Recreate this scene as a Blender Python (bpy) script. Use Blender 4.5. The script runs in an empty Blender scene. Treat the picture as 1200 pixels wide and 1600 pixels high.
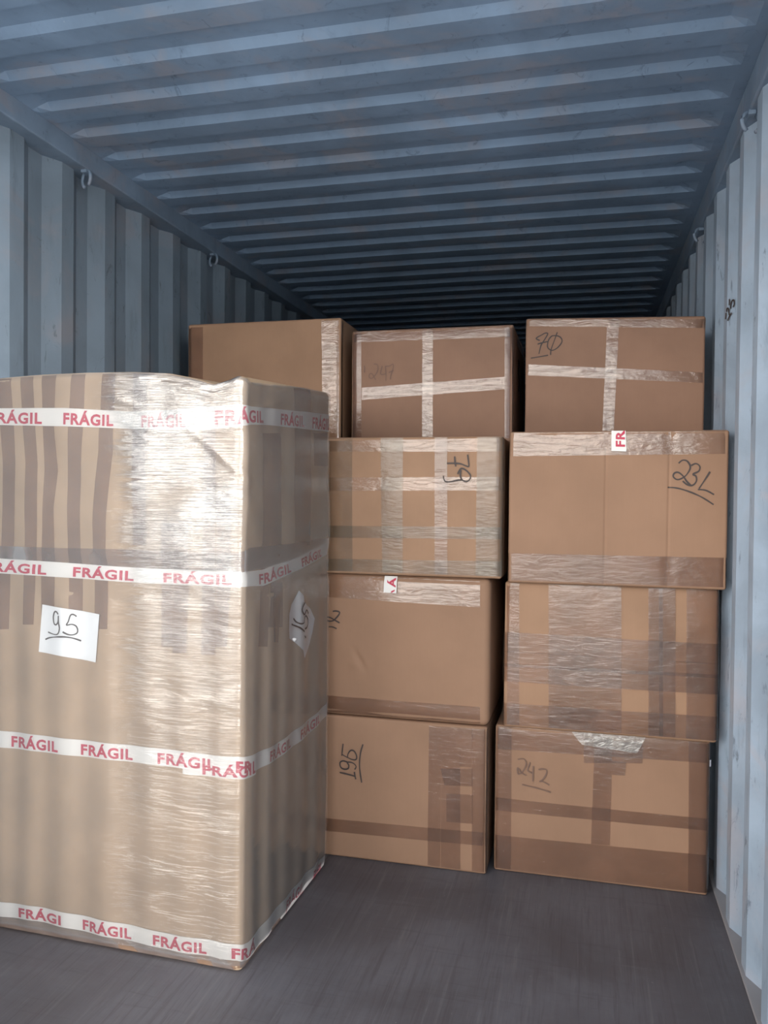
import bpy, bmesh, math, random
from mathutils import Vector, Matrix, noise

random.seed(7)
scene = bpy.context.scene
C = scene.collection
PI = math.pi

# ------------------------------------------------------------------ camera
EYE = 1.468                      # eye height above the container floor
yaw, pitch, roll = 0.24534, -0.02090, 0.00989
fwd = Vector((-math.sin(yaw) * math.cos(pitch), math.cos(yaw) * math.cos(pitch), math.sin(pitch)))
rgt0 = Vector((math.cos(yaw), math.sin(yaw), 0))
up0 = rgt0.cross(fwd)
rgt = math.cos(roll) * rgt0 + math.sin(roll) * up0
upv = -math.sin(roll) * rgt0 + math.cos(roll) * up0
cam_data = bpy.data.cameras.new('camera')
cam_data.sensor_fit = 'VERTICAL'
cam_data.sensor_height = 36.0
cam_data.lens = 1250 / 1600 * 36.0
cam_data.clip_start = 0.05
cam = bpy.data.objects.new('camera', cam_data)
cam.matrix_world = Matrix(((rgt.x, upv.x, -fwd.x, 0), (rgt.y, upv.y, -fwd.y, 0),
                           (rgt.z, upv.z, -fwd.z, EYE), (0, 0, 0, 1)))
C.objects.link(cam)
scene.camera = cam

# ------------------------------------------------------------------ sky and exposure
scene.view_settings.view_transform = 'Standard'
scene.view_settings.look = 'None'
scene.view_settings.gamma = 1.0
scene.view_settings.use_curve_mapping = False
scene.view_settings.exposure = -0.30
SKY_DULL = (0.80, 0.90, 1.0, 2.4)      # blue-grey sky, radiance
SKY_BRIGHT = (1.0, 0.96, 0.90, 8.0)    # bright cloud bank behind and to the left of the viewer
SKY_RIGHT_FILL = 13.0                       # added bright patch far right, to light the pack's right side

world = bpy.data.worlds.new('sky')
scene.world = world
world.use_nodes = True
wn, wl = world.node_tree.nodes, world.node_tree.links
wn.clear()
wo = wn.new('ShaderNodeOutputWorld')
bg = wn.new('ShaderNodeBackground')
tc = wn.new('ShaderNodeTexCoord')
sp = wn.new('ShaderNodeSeparateXYZ')
wl.new(tc.outputs['Generated'], sp.inputs[0])


def w_range(sock, a, b):
    n = wn.new('ShaderNodeMapRange')
    n.interpolation_type = 'SMOOTHSTEP'
    n.inputs['From Min'].default_value = a
    n.inputs['From Max'].default_value = b
    wl.new(sock, n.inputs['Value'])
    return n.outputs['Result']


def w_mul(a, b):
    n = wn.new('ShaderNodeMath')
    n.operation = 'MULTIPLY'
    wl.new(a, n.inputs[0])
    wl.new(b, n.inputs[1])
    return n.outputs[0]


f_x = w_range(sp.outputs[0], 0.085, 0.025)      # bright to the left of straight behind
f_y = w_range(sp.outputs[1], 0.1, -0.25)       # only behind the viewer
f_z = w_range(sp.outputs[2], 0.62, 0.25)       # fading towards the zenith
fac = w_mul(w_mul(f_x, f_y), f_z)
f_r = w_mul(w_range(sp.outputs[0], 0.24, 0.62), f_z)   # added fill patch to the far right, past a dull bank
mixc = wn.new('ShaderNodeMixRGB')
mixc.inputs[1].default_value = tuple(c * SKY_DULL[3] for c in SKY_DULL[:3]) + (1,)
mixc.inputs[2].default_value = tuple(c * SKY_BRIGHT[3] for c in SKY_BRIGHT[:3]) + (1,)
wl.new(fac, mixc.inputs[0])
mixr = wn.new('ShaderNodeMixRGB')
mixr.inputs[2].default_value = tuple(c * SKY_RIGHT_FILL for c in SKY_BRIGHT[:3]) + (1,)
wl.new(f_r, mixr.inputs[0])
wl.new(mixc.outputs[0], mixr.inputs[1])
wl.new(mixr.outputs[0], bg.inputs[0])
wl.new(bg.outputs[0], wo.inputs[0])


# sun high over the container, on the yard outside
sun_data = bpy.data.lights.new('sun', 'SUN')
sun_data.energy = 12.0
sun_data.angle = 0.009
sun_data.color = (1.0, 0.95, 0.88)
sun = bpy.data.objects.new('sun', sun_data)
sun.rotation_euler = Vector((-0.25, 0.42, 0.87)).to_track_quat('Z', 'Y').to_euler()
C.objects.link(sun)


# ------------------------------------------------------------------ helpers
def tag(o, label=None, cat=None, group=None, kind=None):
    for k, v in (('label', label), ('category', cat), ('group', group), ('kind', kind)):
        if v:
            o[k] = v
    return o


def mesh_obj(name, verts, faces, mat=None, parent=None, smooth=False, uvs=None):
    me = bpy.data.meshes.new(name)
    me.from_pydata([tuple(v) for v in verts], [], faces)
    if uvs is not None:
        ul = me.uv_layers.new(name='UVMap')
        for poly in me.polygons:
            for li in poly.loop_indices:
                ul.data[li].uv = uvs[me.loops[li].vertex_index]
    if smooth:
        for p in me.polygons:
            p.use_smooth = True
    me.update()
    o = bpy.data.objects.new(name, me)
    if mat:
        me.materials.append(mat)
    if parent:
        o.parent = parent
    C.objects.link(o)
    return o


def bm_obj(name, bm, mat=None, parent=None, smooth=False):
    me = bpy.data.meshes.new(name)
    bmesh.ops.recalc_face_normals(bm, faces=bm.faces[:])
    bm.to_mesh(me)
    bm.free()
    if smooth:
        for p in me.polygons:
            p.use_smooth = True
    if mat:
        me.materials.append(mat)
    o = bpy.data.objects.new(name, me)
    if parent:
        o.parent = parent
    C.objects.link(o)
    return o


def empty(name, loc, rotz=0.0):
    o = bpy.data.objects.new(name, None)
    o.empty_display_size = 0.1
    o.location = loc
    o.rotation_euler = (0, 0, rotz)
    C.objects.link(o)
    return o


def add_box(bm, x0, x1, y0, y1, z0, z1, bev=0.0):
    vs = [bm.verts.new((x, y, z)) for x in (x0, x1) for y in (y0, y1) for z in (z0, z1)]
    fs = [bm.faces.new([vs[i] for i in q]) for q in
          ((0, 1, 3, 2), (4, 6, 7, 5), (0, 4, 5, 1), (2, 3, 7, 6), (0, 2, 6, 4), (1, 5, 7, 3))]
    if bev:
        es = list({e for f in fs for e in f.edges})
        bmesh.ops.bevel(bm, geom=es, offset=bev, segments=2, affect='EDGES', profile=0.5)


def add_tube(bm, pts, r, seg=10):
    pts = [Vector(p) for p in pts]
    rings = []
    for i, p in enumerate(pts):
        t = (pts[min(i + 1, len(pts) - 1)] - pts[max(i - 1, 0)]).normalized()
        a = t.cross(Vector((0.3, 0.2, 0.93)))
        a.normalize()
        b = t.cross(a)
        rings.append([bm.verts.new(p + r * (math.cos(2 * PI * k / seg) * a + math.sin(2 * PI * k / seg) * b)) for k in range(seg)])
    for r0, r1 in zip(rings, rings[1:]):
        for k in range(seg):
            bm.faces.new((r0[k], r0[(k + 1) % seg], r1[(k + 1) % seg], r1[k]))
    bm.faces.new(rings[0][::-1])
    bm.faces.new(rings[-1])


# ------------------------------------------------------------------ materials
class NT:
    def __init__(self, name):
        self.m = bpy.data.materials.new(name)
        self.m.use_nodes = True
        self.t = self.m.node_tree
        self.t.nodes.clear()
        self.out = self.n('ShaderNodeOutputMaterial')

    def n(self, typ, **kw):
        x = self.t.nodes.new(typ)
        for k, v in kw.items():
            setattr(x, k, v)
        return x

    def l(self, a, b):
        self.t.links.new(a, b)

    def coords(self, scale, kind='Object', rot=(0, 0, 0)):
        c = self.n('ShaderNodeTexCoord')
        mp = self.n('ShaderNodeMapping')
        mp.inputs['Scale'].default_value = scale
        mp.inputs['Rotation'].default_value = rot
        self.l(c.outputs[kind], mp.inputs[0])
        return mp.outputs[0]

    def noise(self, vec, scale=1.0, detail=4.0, rough=0.55, dist=0.0):
        x = self.n('ShaderNodeTexNoise')
        x.inputs['Scale'].default_value = scale
        x.inputs['Detail'].default_value = detail
        x.inputs['Roughness'].default_value = rough
        x.inputs['Distortion'].default_value = dist
        self.l(vec, x.inputs['Vector'])
        return x.outputs['Fac']

    def ramp(self, sock, stops):
        r = self.n('ShaderNodeValToRGB')
        el = r.color_ramp.elements
        while len(el) < len(stops):
            el.new(0.5)
        for e, (p, c) in zip(el, stops):
            e.position = p
            e.color = c if len(c) == 4 else (*c, 1)
        self.l(sock, r.inputs[0])
        return r.outputs[0]

    def mix(self, fac, a, b, mode='MIX'):
        x = self.n('ShaderNodeMixRGB', blend_type=mode)
        for i, v in ((0, fac), (1, a), (2, b)):
            if hasattr(v, 'is_output'):
                self.l(v, x.inputs[i])
            else:
                x.inputs[i].default_value = v if i == 0 else (*v, 1)
        return x.outputs[0]

    def math(self, op, a, b=0.0, clamp=False):
        x = self.n('ShaderNodeMath', operation=op, use_clamp=clamp)
        for i, v in ((0, a), (1, b)):
            if hasattr(v, 'is_output'):
                self.l(v, x.inputs[i])
            else:
                x.inputs[i].default_value = v
        return x.outputs[0]

    def rng(self, v, a, b, c=0.0, d=1.0):
        x = self.n('ShaderNodeMapRange', interpolation_type='SMOOTHSTEP')
        for k, q in (('From Min', a), ('From Max', b), ('To Min', c), ('To Max', d)):
            x.inputs[k].default_value = q
        self.l(v, x.inputs['Value'])
        return x.outputs['Result']

    def bump(self, h, strength, dist=0.01):
        x = self.n('ShaderNodeBump')
        x.inputs['Strength'].default_value = strength
        x.inputs['Distance'].default_value = dist
        self.l(h, x.inputs['Height'])
        return x.outputs[0]

    def principled(self, col, rough, normal=None, **kw):
        b = self.n('ShaderNodeBsdfPrincipled')
        for k, v in (('Base Color', col), ('Roughness', rough)):
            if hasattr(v, 'is_output'):
                self.l(v, b.inputs[k])
            else:
                b.inputs[k].default_value = (*v, 1) if k == 'Base Color' else v
        if normal is not None:
            self.l(normal, b.inputs['Normal'])
        for k, v in kw.items():
            b.inputs[k.replace('_', ' ')].default_value = v
        self.l(b.outputs[0], self.out.inputs[0])
        return b


def simple(name, col, rough=0.6, **kw):
    t = NT(name)
    t.principled(col, rough, **kw)
    return t.m


def paint_material(name, col, dirt, seed):
    """worn blue-grey container paint: blotches, rubbed scratches and rust specks"""
    t = NT(name)
    c1 = t.coords((1, 1, 1))
    blotch = t.noise(c1, 1.7 + seed, 6, 0.6, 0.4)
    base = t.mix(t.rng(blotch, 0.3, 0.72), tuple(x * 0.80 for x in col), tuple(min(1, x * 1.14) for x in col))
    warm = t.noise(c1, 2.9 + seed, 5, 0.6, 0.8)
    g = sum(col) / 3
    base = t.mix(t.math('MULTIPLY', t.rng(warm, 0.48, 0.70), 0.55), base, (g * 0.98, g * 0.93, g * 1.02))
    c2 = t.coords((1.5, 1.5, 0.25))
    streak = t.noise(c2, 9, 6, 0.65, 0.3)
    base = t.mix(t.math('MULTIPLY', t.rng(streak, 0.55, 0.78), 0.55 * dirt), base, tuple(0.5 * x for x in col))
    scuff = t.noise(t.coords((2.2, 2.2, 0.8)), 7, 8, 0.72, 1.2)
    base = t.mix(t.math('MULTIPLY', t.rng(scuff, 0.58, 0.68), 0.65 * dirt), base, tuple(0.36 * x for x in col))
    chip = t.noise(t.coords((4, 4, 2)), 15, 7, 0.7, 0.8)
    base = t.mix(t.math('MULTIPLY', t.rng(chip, 0.70, 0.73), 0.5 * dirt), base, (0.62, 0.66, 0.70))
    nrm = t.bump(t.noise(c1, 14, 5, 0.6), 0.12, 0.01)
    t.principled(base, 0.55, nrm, Specular_IOR_Level=0.35)
    return t.m


def cardboard_material(name, col, seed=0.0, flute=0.0):
    t = NT(name)
    fine = t.noise(t.coords((90, 90, 6)), 1, 5, 0.7)
    big = t.noise(t.coords((1, 1, 1)), 3.1 + seed, 5, 0.55)
    base = t.mix(t.rng(big, 0.3, 0.7), tuple(x * 0.90 for x in col), tuple(x * 1.07 for x in col))
    base = t.mix(t.math('MULTIPLY', fine, 0.25), base, tuple(x * 0.78 for x in col))
    h = fine
    nrm = t.bump(h, 0.10, 0.004)
    t.principled(base, 0.72, nrm, Specular_IOR_Level=0.25)
    return t.m


def tape_material(name, tint, rough, wrinkle, gloss, veil=0.0, veil_col=(0.6, 0.6, 0.56), scale=(14, 14, 60)):
    """see-through packing tape: tints what is under it and has a wrinkled gloss"""
    t = NT(name)
    v = t.coords(scale)
    w1 = t.noise(v, 1.0, 4, 0.6, 0.6)
    w2 = t.noise(t.coords((7, 7, 9)), 1.0, 3, 0.5, 0.3)
    h = t.math('ADD', t.math('MULTIPLY', w1, 0.5), w2)
    nrm = t.bump(h, wrinkle, 0.012)
    tr = t.n('ShaderNodeBsdfTransparent')
    patch = t.noise(t.coords((9, 9, 9)), 1.0, 3, 0.6)
    col = t.mix(t.rng(patch, 0.35, 0.7), tint, tuple(min(1.0, x * 1.08) for x in tint))
    t.l(col, tr.inputs[0])
    df = t.n('ShaderNodeBsdfDiffuse')
    df.inputs[0].default_value = (*veil_col, 1)
    m0 = t.n('ShaderNodeMixShader')
    m0.inputs[0].default_value = veil
    t.l(tr.outputs[0], m0.inputs[1])
    t.l(df.outputs[0], m0.inputs[2])
    gl = t.n('ShaderNodeBsdfAnisotropic')
    gl.inputs['Roughness'].default_value = rough
    gl.inputs[0].default_value = (1, 1, 1, 1)
    t.l(nrm, gl.inputs['Normal'])
    fr = t.n('ShaderNodeFresnel')
    fr.inputs[0].default_value = 1.5
    f = t.math('MULTIPLY', fr.outputs[0], gloss, True)
    m1 = t.n('ShaderNodeMixShader')
    t.l(f, m1.inputs[0])
    t.l(m0.outputs[0], m1.inputs[1])
    t.l(gl.outputs[0], m1.inputs[2])
    t.l(m1.outputs[0], t.out.inputs[0])
    return t.m


def film_material(name):
    """stretch film: clear, slightly milky, with fine sideways wrinkles that pull towards the corner (UV: metres round the pack, metres up)"""
    t = NT(name)
    uvn = t.n('ShaderNodeTexCoord')
    sep = t.n('ShaderNodeSeparateXYZ')
    t.l(uvn.outputs['UV'], sep.inputs[0])
    u, z = sep.outputs[0], sep.outputs[1]

    def mapped(sx, sz, rot=0.0):
        mp = t.n('ShaderNodeMapping')
        mp.inputs['Scale'].default_value = (sx, sz, 1)
        mp.inputs['Rotation'].default_value = (0, 0, rot)
        t.l(uvn.outputs['UV'], mp.inputs[0])
        return mp.outputs[0]
    edge = t.noise(mapped(4, 75, 0.05), 1, 4, 0.65)
    edge2 = t.noise(mapped(1.5, 3.2), 1, 2, 0.5)
    uj = t.math('ADD', u, t.math('ADD', t.math('MULTIPLY', t.math('SUBTRACT', edge, 0.5), 0.26), t.math('MULTIPLY', t.math('SUBTRACT', edge2, 0.5), 0.30)))
    loose = t.math('MULTIPLY', t.rng(uj, 0.46, 0.54), t.rng(u, 0.94, 0.89))
    fine = t.noise(mapped(5, 150, 0.05), 1, 5, 0.6, 0.5)
    slant = t.noise(mapped(7, 120, 0.16), 1, 4, 0.6, 0.4)
    wide = t.noise(mapped(3.5, 11), 1, 3, 0.5, 0.6)
    zsel = t.rng(z, 0.75, 0.95)
    wr = t.mix(zsel, slant, fine)
    # gloss mask paints the film's highlight: strong above the seam, weak below
    glare = t.math('ADD', t.math('MULTIPLY', t.rng(z, 1.10, 1.50), 0.55), t.math('MULTIPLY', t.rng(z, 0.60, 1.0), 0.25))
    glare = t.math('MULTIPLY', t.math('ADD', glare, 0.20), t.rng(t.noise(mapped(4, 9), 1, 3, 0.55), 0.25, 0.65, 0.35, 1.0))
    h = t.math('ADD', t.math('MULTIPLY', wr, t.math('ADD', t.math('MULTIPLY', loose, 0.0021), 0.0004)), t.math('MULTIPLY', wide, t.math('ADD', t.math('MULTIPLY', loose, 0.007), 0.007)))
    nrm = t.bump(h, 1.0, 1.0)
    tr = t.n('ShaderNodeBsdfTransparent')
    tr.inputs[0].default_value = (0.97, 0.97, 0.97, 1)
    df = t.n('ShaderNodeBsdfDiffuse')
    df.inputs[0].default_value = (0.72, 0.73, 0.75, 1)
    m0 = t.n('ShaderNodeMixShader')
    m0.inputs[0].default_value = 0.11
    t.l(tr.outputs[0], m0.inputs[1])
    t.l(df.outputs[0], m0.inputs[2])
    gl = t.n('ShaderNodeBsdfAnisotropic')
    gl.inputs['Roughness'].default_value = 0.13
    t.l(nrm, gl.inputs['Normal'])
    fr = t.n('ShaderNodeFresnel')
    fr.inputs[0].default_value = 1.5
    f = t.math('MULTIPLY', fr.outputs[0], t.math('ADD', t.math('MULTIPLY', t.math('MULTIPLY', loose, glare), 7.5), 1.2), True)  # extra gloss in the loose zone stands in for stronger sky glare
    m1 = t.n('ShaderNodeMixShader')
    t.l(f, m1.inputs[0])
    t.l(m0.outputs[0], m1.inputs[1])
    t.l(gl.outputs[0], m1.inputs[2])
    t.l(m1.outputs[0], t.out.inputs[0])
    return t.m


def floor_material():
    t = NT('worn_plywood')
    big = t.noise(t.coords((1, 1, 1)), 1.6, 6, 0.6, 0.3)
    grain = t.noise(t.coords((9, 1.2, 1)), 6, 6, 0.7, 0.4)
    base = t.mix(t.rng(big, 0.36, 0.64), (0.088, 0.080, 0.088), (0.132, 0.126, 0.140))
    base = t.mix(t.math('MULTIPLY', t.rng(grain, 0.4, 0.75), 0.5), base, (0.10, 0.088, 0.096))
    for sc, rot, lo, k in (((46, 1.5, 1), 0.42, 0.56, 0.40), ((38, 1.2, 1), -0.30, 0.58, 0.34), ((60, 2.2, 1), 0.10, 0.57, 0.36), ((3, 40, 1), 0.05, 0.60, 0.25)):
        s = t.noise(t.coords(sc, rot=(0, 0, rot)), 1, 4, 0.7, 0.3)
        base = t.mix(t.math('MULTIPLY', t.rng(s, lo, lo + 0.22), k), base, (0.21, 0.20, 0.205))
        base = t.mix(t.math('MULTIPLY', t.rng(s, 0.46, 0.30), k), base, (0.06, 0.05, 0.055))
    dust = t.noise(t.coords((1, 1, 1)), 60, 3, 0.6)
    base = t.mix(t.math('MULTIPLY', t.rng(dust, 0.72, 0.76), 0.5), base, (0.30, 0.29, 0.28))
    t.principled(base, 0.5, t.bump(grain, 0.15, 0.004), Specular_IOR_Level=0.4)
    return t.m


M = {}
M['wall'] = paint_material('blue_grey_paint_shaded', (0.172, 0.222, 0.28), 1.0, 0.0)  # container paint darkened to hold the left wall in shade
M['wall_r'] = paint_material('blue_grey_paint_lit_scuffed', (0.32, 0.395, 0.49), 1.2, 0.6)  # same container paint, lighter for the lit right wall, plus more scuffs
M['roof'] = paint_material('roof_paint', (0.185, 0.262, 0.375), 0.8, 0.3)
M['rail'] = paint_material('rail_paint', (0.185, 0.250, 0.340), 0.6, 0.9)
M['card'] = cardboard_material('cardboard', (0.312, 0.185, 0.120))
M['card_b'] = cardboard_material('cardboard_reddish', (0.275, 0.160, 0.110), 0.7)
M['card_c'] = cardboard_material('cardboard_pale', (0.345, 0.208, 0.132), 1.3)
M['kraft'] = cardboard_material('kraft_wrap', (0.445, 0.318, 0.212), 2.1)
M['tape'] = tape_material('brown_packing_tape', (0.80, 0.76, 0.75), 0.16, 0.3, 1.3, 0.05, (0.30, 0.24, 0.20))
M['tape_grey'] = tape_material('greyish_packing_tape', (0.76, 0.75, 0.72), 0.2, 0.3, 1.0, 0.10, (0.33, 0.30, 0.25))
M['tape_clear'] = tape_material('clear_packing_tape', (0.86, 0.82, 0.79), 0.12, 0.42, 1.8, 0.05, (0.55, 0.50, 0.43))
M['tape_crumple'] = tape_material('crumpled_tape', (0.90, 0.88, 0.85), 0.16, 1.0, 2.2, 0.25, (0.6, 0.58, 0.54), (30, 30, 50))
M['strip'] = tape_material('brown_strip_tape', (0.70, 0.63, 0.61), 0.3, 0.15, 0.8, 0.05, (0.30, 0.22, 0.18))
M['foot'] = tape_material('brown_foot_tape', (0.60, 0.46, 0.38), 0.25, 0.12, 0.6, 0.75, (0.30, 0.185, 0.12))
M['white_tape'] = simple('white_printed_tape', (0.74, 0.72, 0.70), 0.35)
M['red'] = simple('red_print', (0.47, 0.012, 0.055), 0.4)
M['ink'] = simple('black_marker', (0.05, 0.035, 0.032), 0.6)
M['ink_faint'] = simple('faded_marker', (0.17, 0.10, 0.075), 0.7)
M['pencil'] = simple('pale_marker', (0.24, 0.15, 0.10), 0.7)
M['paper'] = simple('white_paper', (0.82, 0.83, 0.85), 0.7)
M['film'] = film_material('stretch_film')
M['floor'] = floor_material()
M['concrete'] = simple('yard_concrete', (0.42, 0.42, 0.41), 0.8)
M['steel'] = paint_material('ring_paint', (0.33, 0.39, 0.46), 0.8, 0.2)
M['edge'] = simple('scraped_edge_strip', (0.27, 0.26, 0.27), 0.5)

# ------------------------------------------------------------------ measured positions on each carton, in metres (u round from the front left edge, z up from its base)
DATA = {}
DATA['242'] = {'tapes':[('h',[(-0.008,0.572),(0.792,0.57),(0.793,0.495),(-0.007,0.479)]),('h',[(-0.014,0.288),(0.797,0.288),(0.797,0.244),(-0.013,0.237)]),('h',[(-0.012,0.14),(0.795,0.153),(0.798,-0.004),(-0.01,-0.023)]),('v',[(-0.008,0.572),(0.063,0.568),(0.067,-0.013),(-0.01,-0.004)]),('v',[(0.376,0.562),(0.442,0.558),(0.437,0.15),(0.368,0.147)]),('v',[(0.712,0.568),(0.804,0.567),(0.814,-0.002),(0.719,-0.002)]),('h',[(0.336,0.549),(0.552,0.55),(0.55,0.474),(0.337,0.455)]),('h',[(0.44,0.473),(0.491,0.473),(0.488,0.422),(0.441,0.421)])],'fr':None,'hw':[[(0.088,0.447),(0.109,0.451),(0.118,0.443),(0.12,0.429),(0.113,0.411),(0.103,0.396),(0.093,0.39),(0.088,0.395),(0.088,0.414),(0.103,0.396),(0.122,0.387)],[(0.136,0.441),(0.128,0.417),(0.127,0.406),(0.144,0.398)],[(0.148,0.427),(0.147,0.398),(0.147,0.367)],[(0.168,0.415),(0.184,0.419),(0.198,0.416),(0.197,0.399),(0.185,0.379),(0.173,0.369),(0.185,0.37),(0.21,0.359)],[(0.106,0.35),(0.145,0.345),(0.186,0.338),(0.216,0.331)]]}
DATA['plaid'] = {'tapes':[('v',[(-0.018,0.58),(0.054,0.582),(0.061,0.01),(-0.005,0.005)]),('v',[(0.165,0.577),(0.206,0.579),(0.214,-0),(0.173,-0.004)]),('v',[(0.206,0.574),(0.282,0.577),(0.29,0.006),(0.214,-0)]),('v',[(0.282,0.577),(0.342,0.579),(0.351,0.006),(0.29,0.002)]),('v',[(0.342,0.579),(0.431,0.582),(0.44,0.009),(0.351,0.002)]),('v',[(0.527,0.581),(0.578,0.583),(0.588,0.013),(0.536,0.009)]),('v',[(0.564,0.578),(0.622,0.58),(0.631,0.012),(0.574,0.007)]),('v',[(0.66,0.582),(0.794,0.582),(0.797,0.009),(0.668,0.006)]),('h',[(-0.015,0.37),(0.79,0.364),(0.792,0.291),(-0.014,0.293)]),('h',[(-0.015,0.295),(0.792,0.293),(0.793,0.24),(-0.014,0.235)]),('h',[(-0.014,0.247),(0.792,0.253),(0.794,0.18),(-0.013,0.178)]),('h',[(-0.012,0.094),(0.795,0.099),(0.797,0.004),(-0.011,-0.005)])],'fr':None,'hw':[]}
DATA['231'] = {'tapes':[('h',[(-0.018,0.581),(0.796,0.569),(0.797,0.488),(-0.016,0.481)]),('h',[(-0.02,0.112),(0.796,0.117),(0.798,0.008),(-0.019,-0.005)])],'fr':[(0.372,0.582),(0.422,0.581),(0.425,0.497),(0.372,0.499)],'hw':[[(0.607,0.454),(0.62,0.465),(0.636,0.462),(0.647,0.443),(0.642,0.424),(0.627,0.405),(0.605,0.395),(0.59,0.405),(0.593,0.418),(0.607,0.421),(0.624,0.407),(0.635,0.39),(0.651,0.373)],[(0.65,0.446),(0.666,0.453),(0.679,0.443),(0.676,0.426),(0.657,0.415),(0.667,0.407),(0.668,0.389),(0.656,0.375),(0.638,0.377),(0.622,0.39)],[(0.714,0.424),(0.697,0.395),(0.678,0.363)],[(0.674,0.36),(0.701,0.357),(0.729,0.342)],[(0.571,0.367),(0.606,0.364),(0.65,0.35),(0.69,0.331),(0.728,0.306)]]}
DATA['70'] = {'tapes':[('h',[(-0.019,0.506),(0.721,0.478),(0.722,0.441),(-0.018,0.46)]),('h',[(-0.026,0.305),(0.716,0.261),(0.717,0.218),(-0.025,0.26)]),('v',[(0.329,0.502),(0.376,0.5),(0.361,0.021),(0.316,0.021)])],'fr':None,'hw':[[(0.058,0.4),(0.043,0.409),(0.066,0.423),(0.08,0.43),(0.09,0.426),(0.073,0.396),(0.063,0.379),(0.055,0.345)],[(0.049,0.385),(0.07,0.391),(0.091,0.395)],[(0.096,0.406),(0.091,0.392),(0.09,0.374),(0.098,0.363),(0.111,0.359),(0.128,0.367),(0.143,0.383),(0.149,0.397),(0.143,0.411),(0.129,0.418),(0.108,0.418),(0.096,0.406)],[(0.129,0.433),(0.117,0.398),(0.105,0.363),(0.103,0.34)],[(0.022,0.328),(0.05,0.332),(0.093,0.339)]]}
DATA['195'] = {'tapes':[('h',[(-0.088,0.148),(0.806,0.165),(0.807,0.113),(-0.087,0.096)]),('v',[(0.56,0.564),(0.612,0.564),(0.611,-0.024),(0.561,-0.022)]),('v',[(0.612,0.564),(0.684,0.566),(0.691,-0.014),(0.613,-0.02)]),('v',[(0.684,0.566),(0.733,0.566),(0.73,0.415),(0.685,0.415)]),('v',[(0.73,0.566),(0.817,0.569),(0.816,-0.007),(0.736,-0.017)]),('h',[(0.608,0.4),(0.734,0.412),(0.735,0.342),(0.625,0.336)]),('h',[(0.633,0.304),(0.736,0.31),(0.737,0.196),(0.635,0.193)])],'fr':None,'hw':[[(0.21,0.464),(0.207,0.436),(0.205,0.415)],[(0.206,0.421),(0.218,0.415),(0.231,0.41)],[(0.23,0.413),(0.231,0.424),(0.241,0.439),(0.254,0.44),(0.265,0.427),(0.268,0.412),(0.261,0.404),(0.245,0.405),(0.229,0.411)],[(0.229,0.392),(0.211,0.395),(0.199,0.388),(0.199,0.374),(0.206,0.365),(0.22,0.362),(0.233,0.367),(0.235,0.38),(0.229,0.391),(0.247,0.392),(0.261,0.385),(0.266,0.376),(0.26,0.365)],[(0.197,0.347),(0.224,0.344),(0.26,0.338)],[(0.259,0.355),(0.261,0.342),(0.265,0.326)],[(0.293,0.469),(0.284,0.436),(0.28,0.396),(0.282,0.361),(0.29,0.315)]]}
DATA['A'] = {'tapes':[('h',[(-0.086,0.582),(0.754,0.565),(0.755,0.463),(-0.085,0.484)]),('h',[(-0.092,0.079),(0.76,0.077),(0.761,-0.012),(-0.091,0.001)])],'fr':[(0.375,0.574),(0.427,0.571),(0.426,0.506),(0.373,0.508)],'hw':[[(0.162,0.422),(0.173,0.424),(0.184,0.423),(0.191,0.419),(0.187,0.408),(0.173,0.392),(0.163,0.384),(0.146,0.382),(0.138,0.386)],[(0.138,0.398),(0.153,0.396),(0.168,0.389),(0.192,0.377)],[(0.146,0.359),(0.163,0.359),(0.18,0.353)]]}
DATA['79'] = {'tapes':[('v',[(0.071,0.548),(0.221,0.546),(0.227,-0.036),(0.076,-0.042)]),('h',[(0.033,0.53),(0.823,0.536),(0.824,0.485),(0.034,0.488)]),('h',[(0.035,0.383),(0.825,0.389),(0.826,0.338),(0.035,0.33)]),('h',[(0.036,0.19),(0.816,0.198),(0.817,0.152),(0.036,0.142)]),('h',[(0.037,0.057),(0.818,0.068),(0.819,-0.009),(0.038,-0.019)]),('v',[(0.338,0.546),(0.428,0.545),(0.432,-0.029),(0.35,-0.032)]),('v',[(0.554,0.544),(0.603,0.543),(0.61,-0.022),(0.56,-0.024)]),('v',[(0.719,0.542),(0.846,0.541),(0.853,-0.014),(0.719,-0.019)])],'fr':None,'hw':[[(0.683,0.474),(0.686,0.452),(0.688,0.429),(0.677,0.431),(0.656,0.439),(0.636,0.441),(0.603,0.441)],[(0.633,0.467),(0.635,0.442),(0.638,0.429)],[(0.646,0.399),(0.651,0.411),(0.661,0.421),(0.679,0.413),(0.695,0.395),(0.692,0.379),(0.68,0.371),(0.662,0.378),(0.656,0.397),(0.658,0.415)],[(0.662,0.377),(0.641,0.375),(0.62,0.37),(0.601,0.37),(0.592,0.38),(0.59,0.393)]]}
DATA['247'] = {'tapes':[('h',[(-0.025,0.491),(0.725,0.487),(0.726,0.44),(-0.025,0.442)]),('v',[(-0.015,0.508),(0.043,0.505),(0.048,0.02),(-0.01,0.021)]),('v',[(0.669,0.479),(0.725,0.477),(0.731,0.015),(0.675,0.015)]),('v',[(0.317,0.5),(0.363,0.498),(0.368,0.018),(0.321,0.018)]),('h',[(0.048,0.241),(0.672,0.273),(0.672,0.221),(0.049,0.188)])],'fr':None,'hw':[[(0.103,0.343),(0.116,0.342),(0.122,0.331),(0.12,0.312),(0.105,0.29),(0.092,0.281),(0.082,0.287),(0.084,0.3),(0.096,0.3),(0.111,0.275)],[(0.141,0.334),(0.134,0.299),(0.157,0.299)],[(0.155,0.334),(0.158,0.302),(0.158,0.269)],[(0.155,0.332),(0.174,0.333),(0.189,0.34),(0.19,0.322),(0.18,0.292),(0.178,0.274)],[(0.171,0.304),(0.182,0.309),(0.192,0.312)],[(0.06,0.338),(0.061,0.322),(0.06,0.307)]]}
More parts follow.
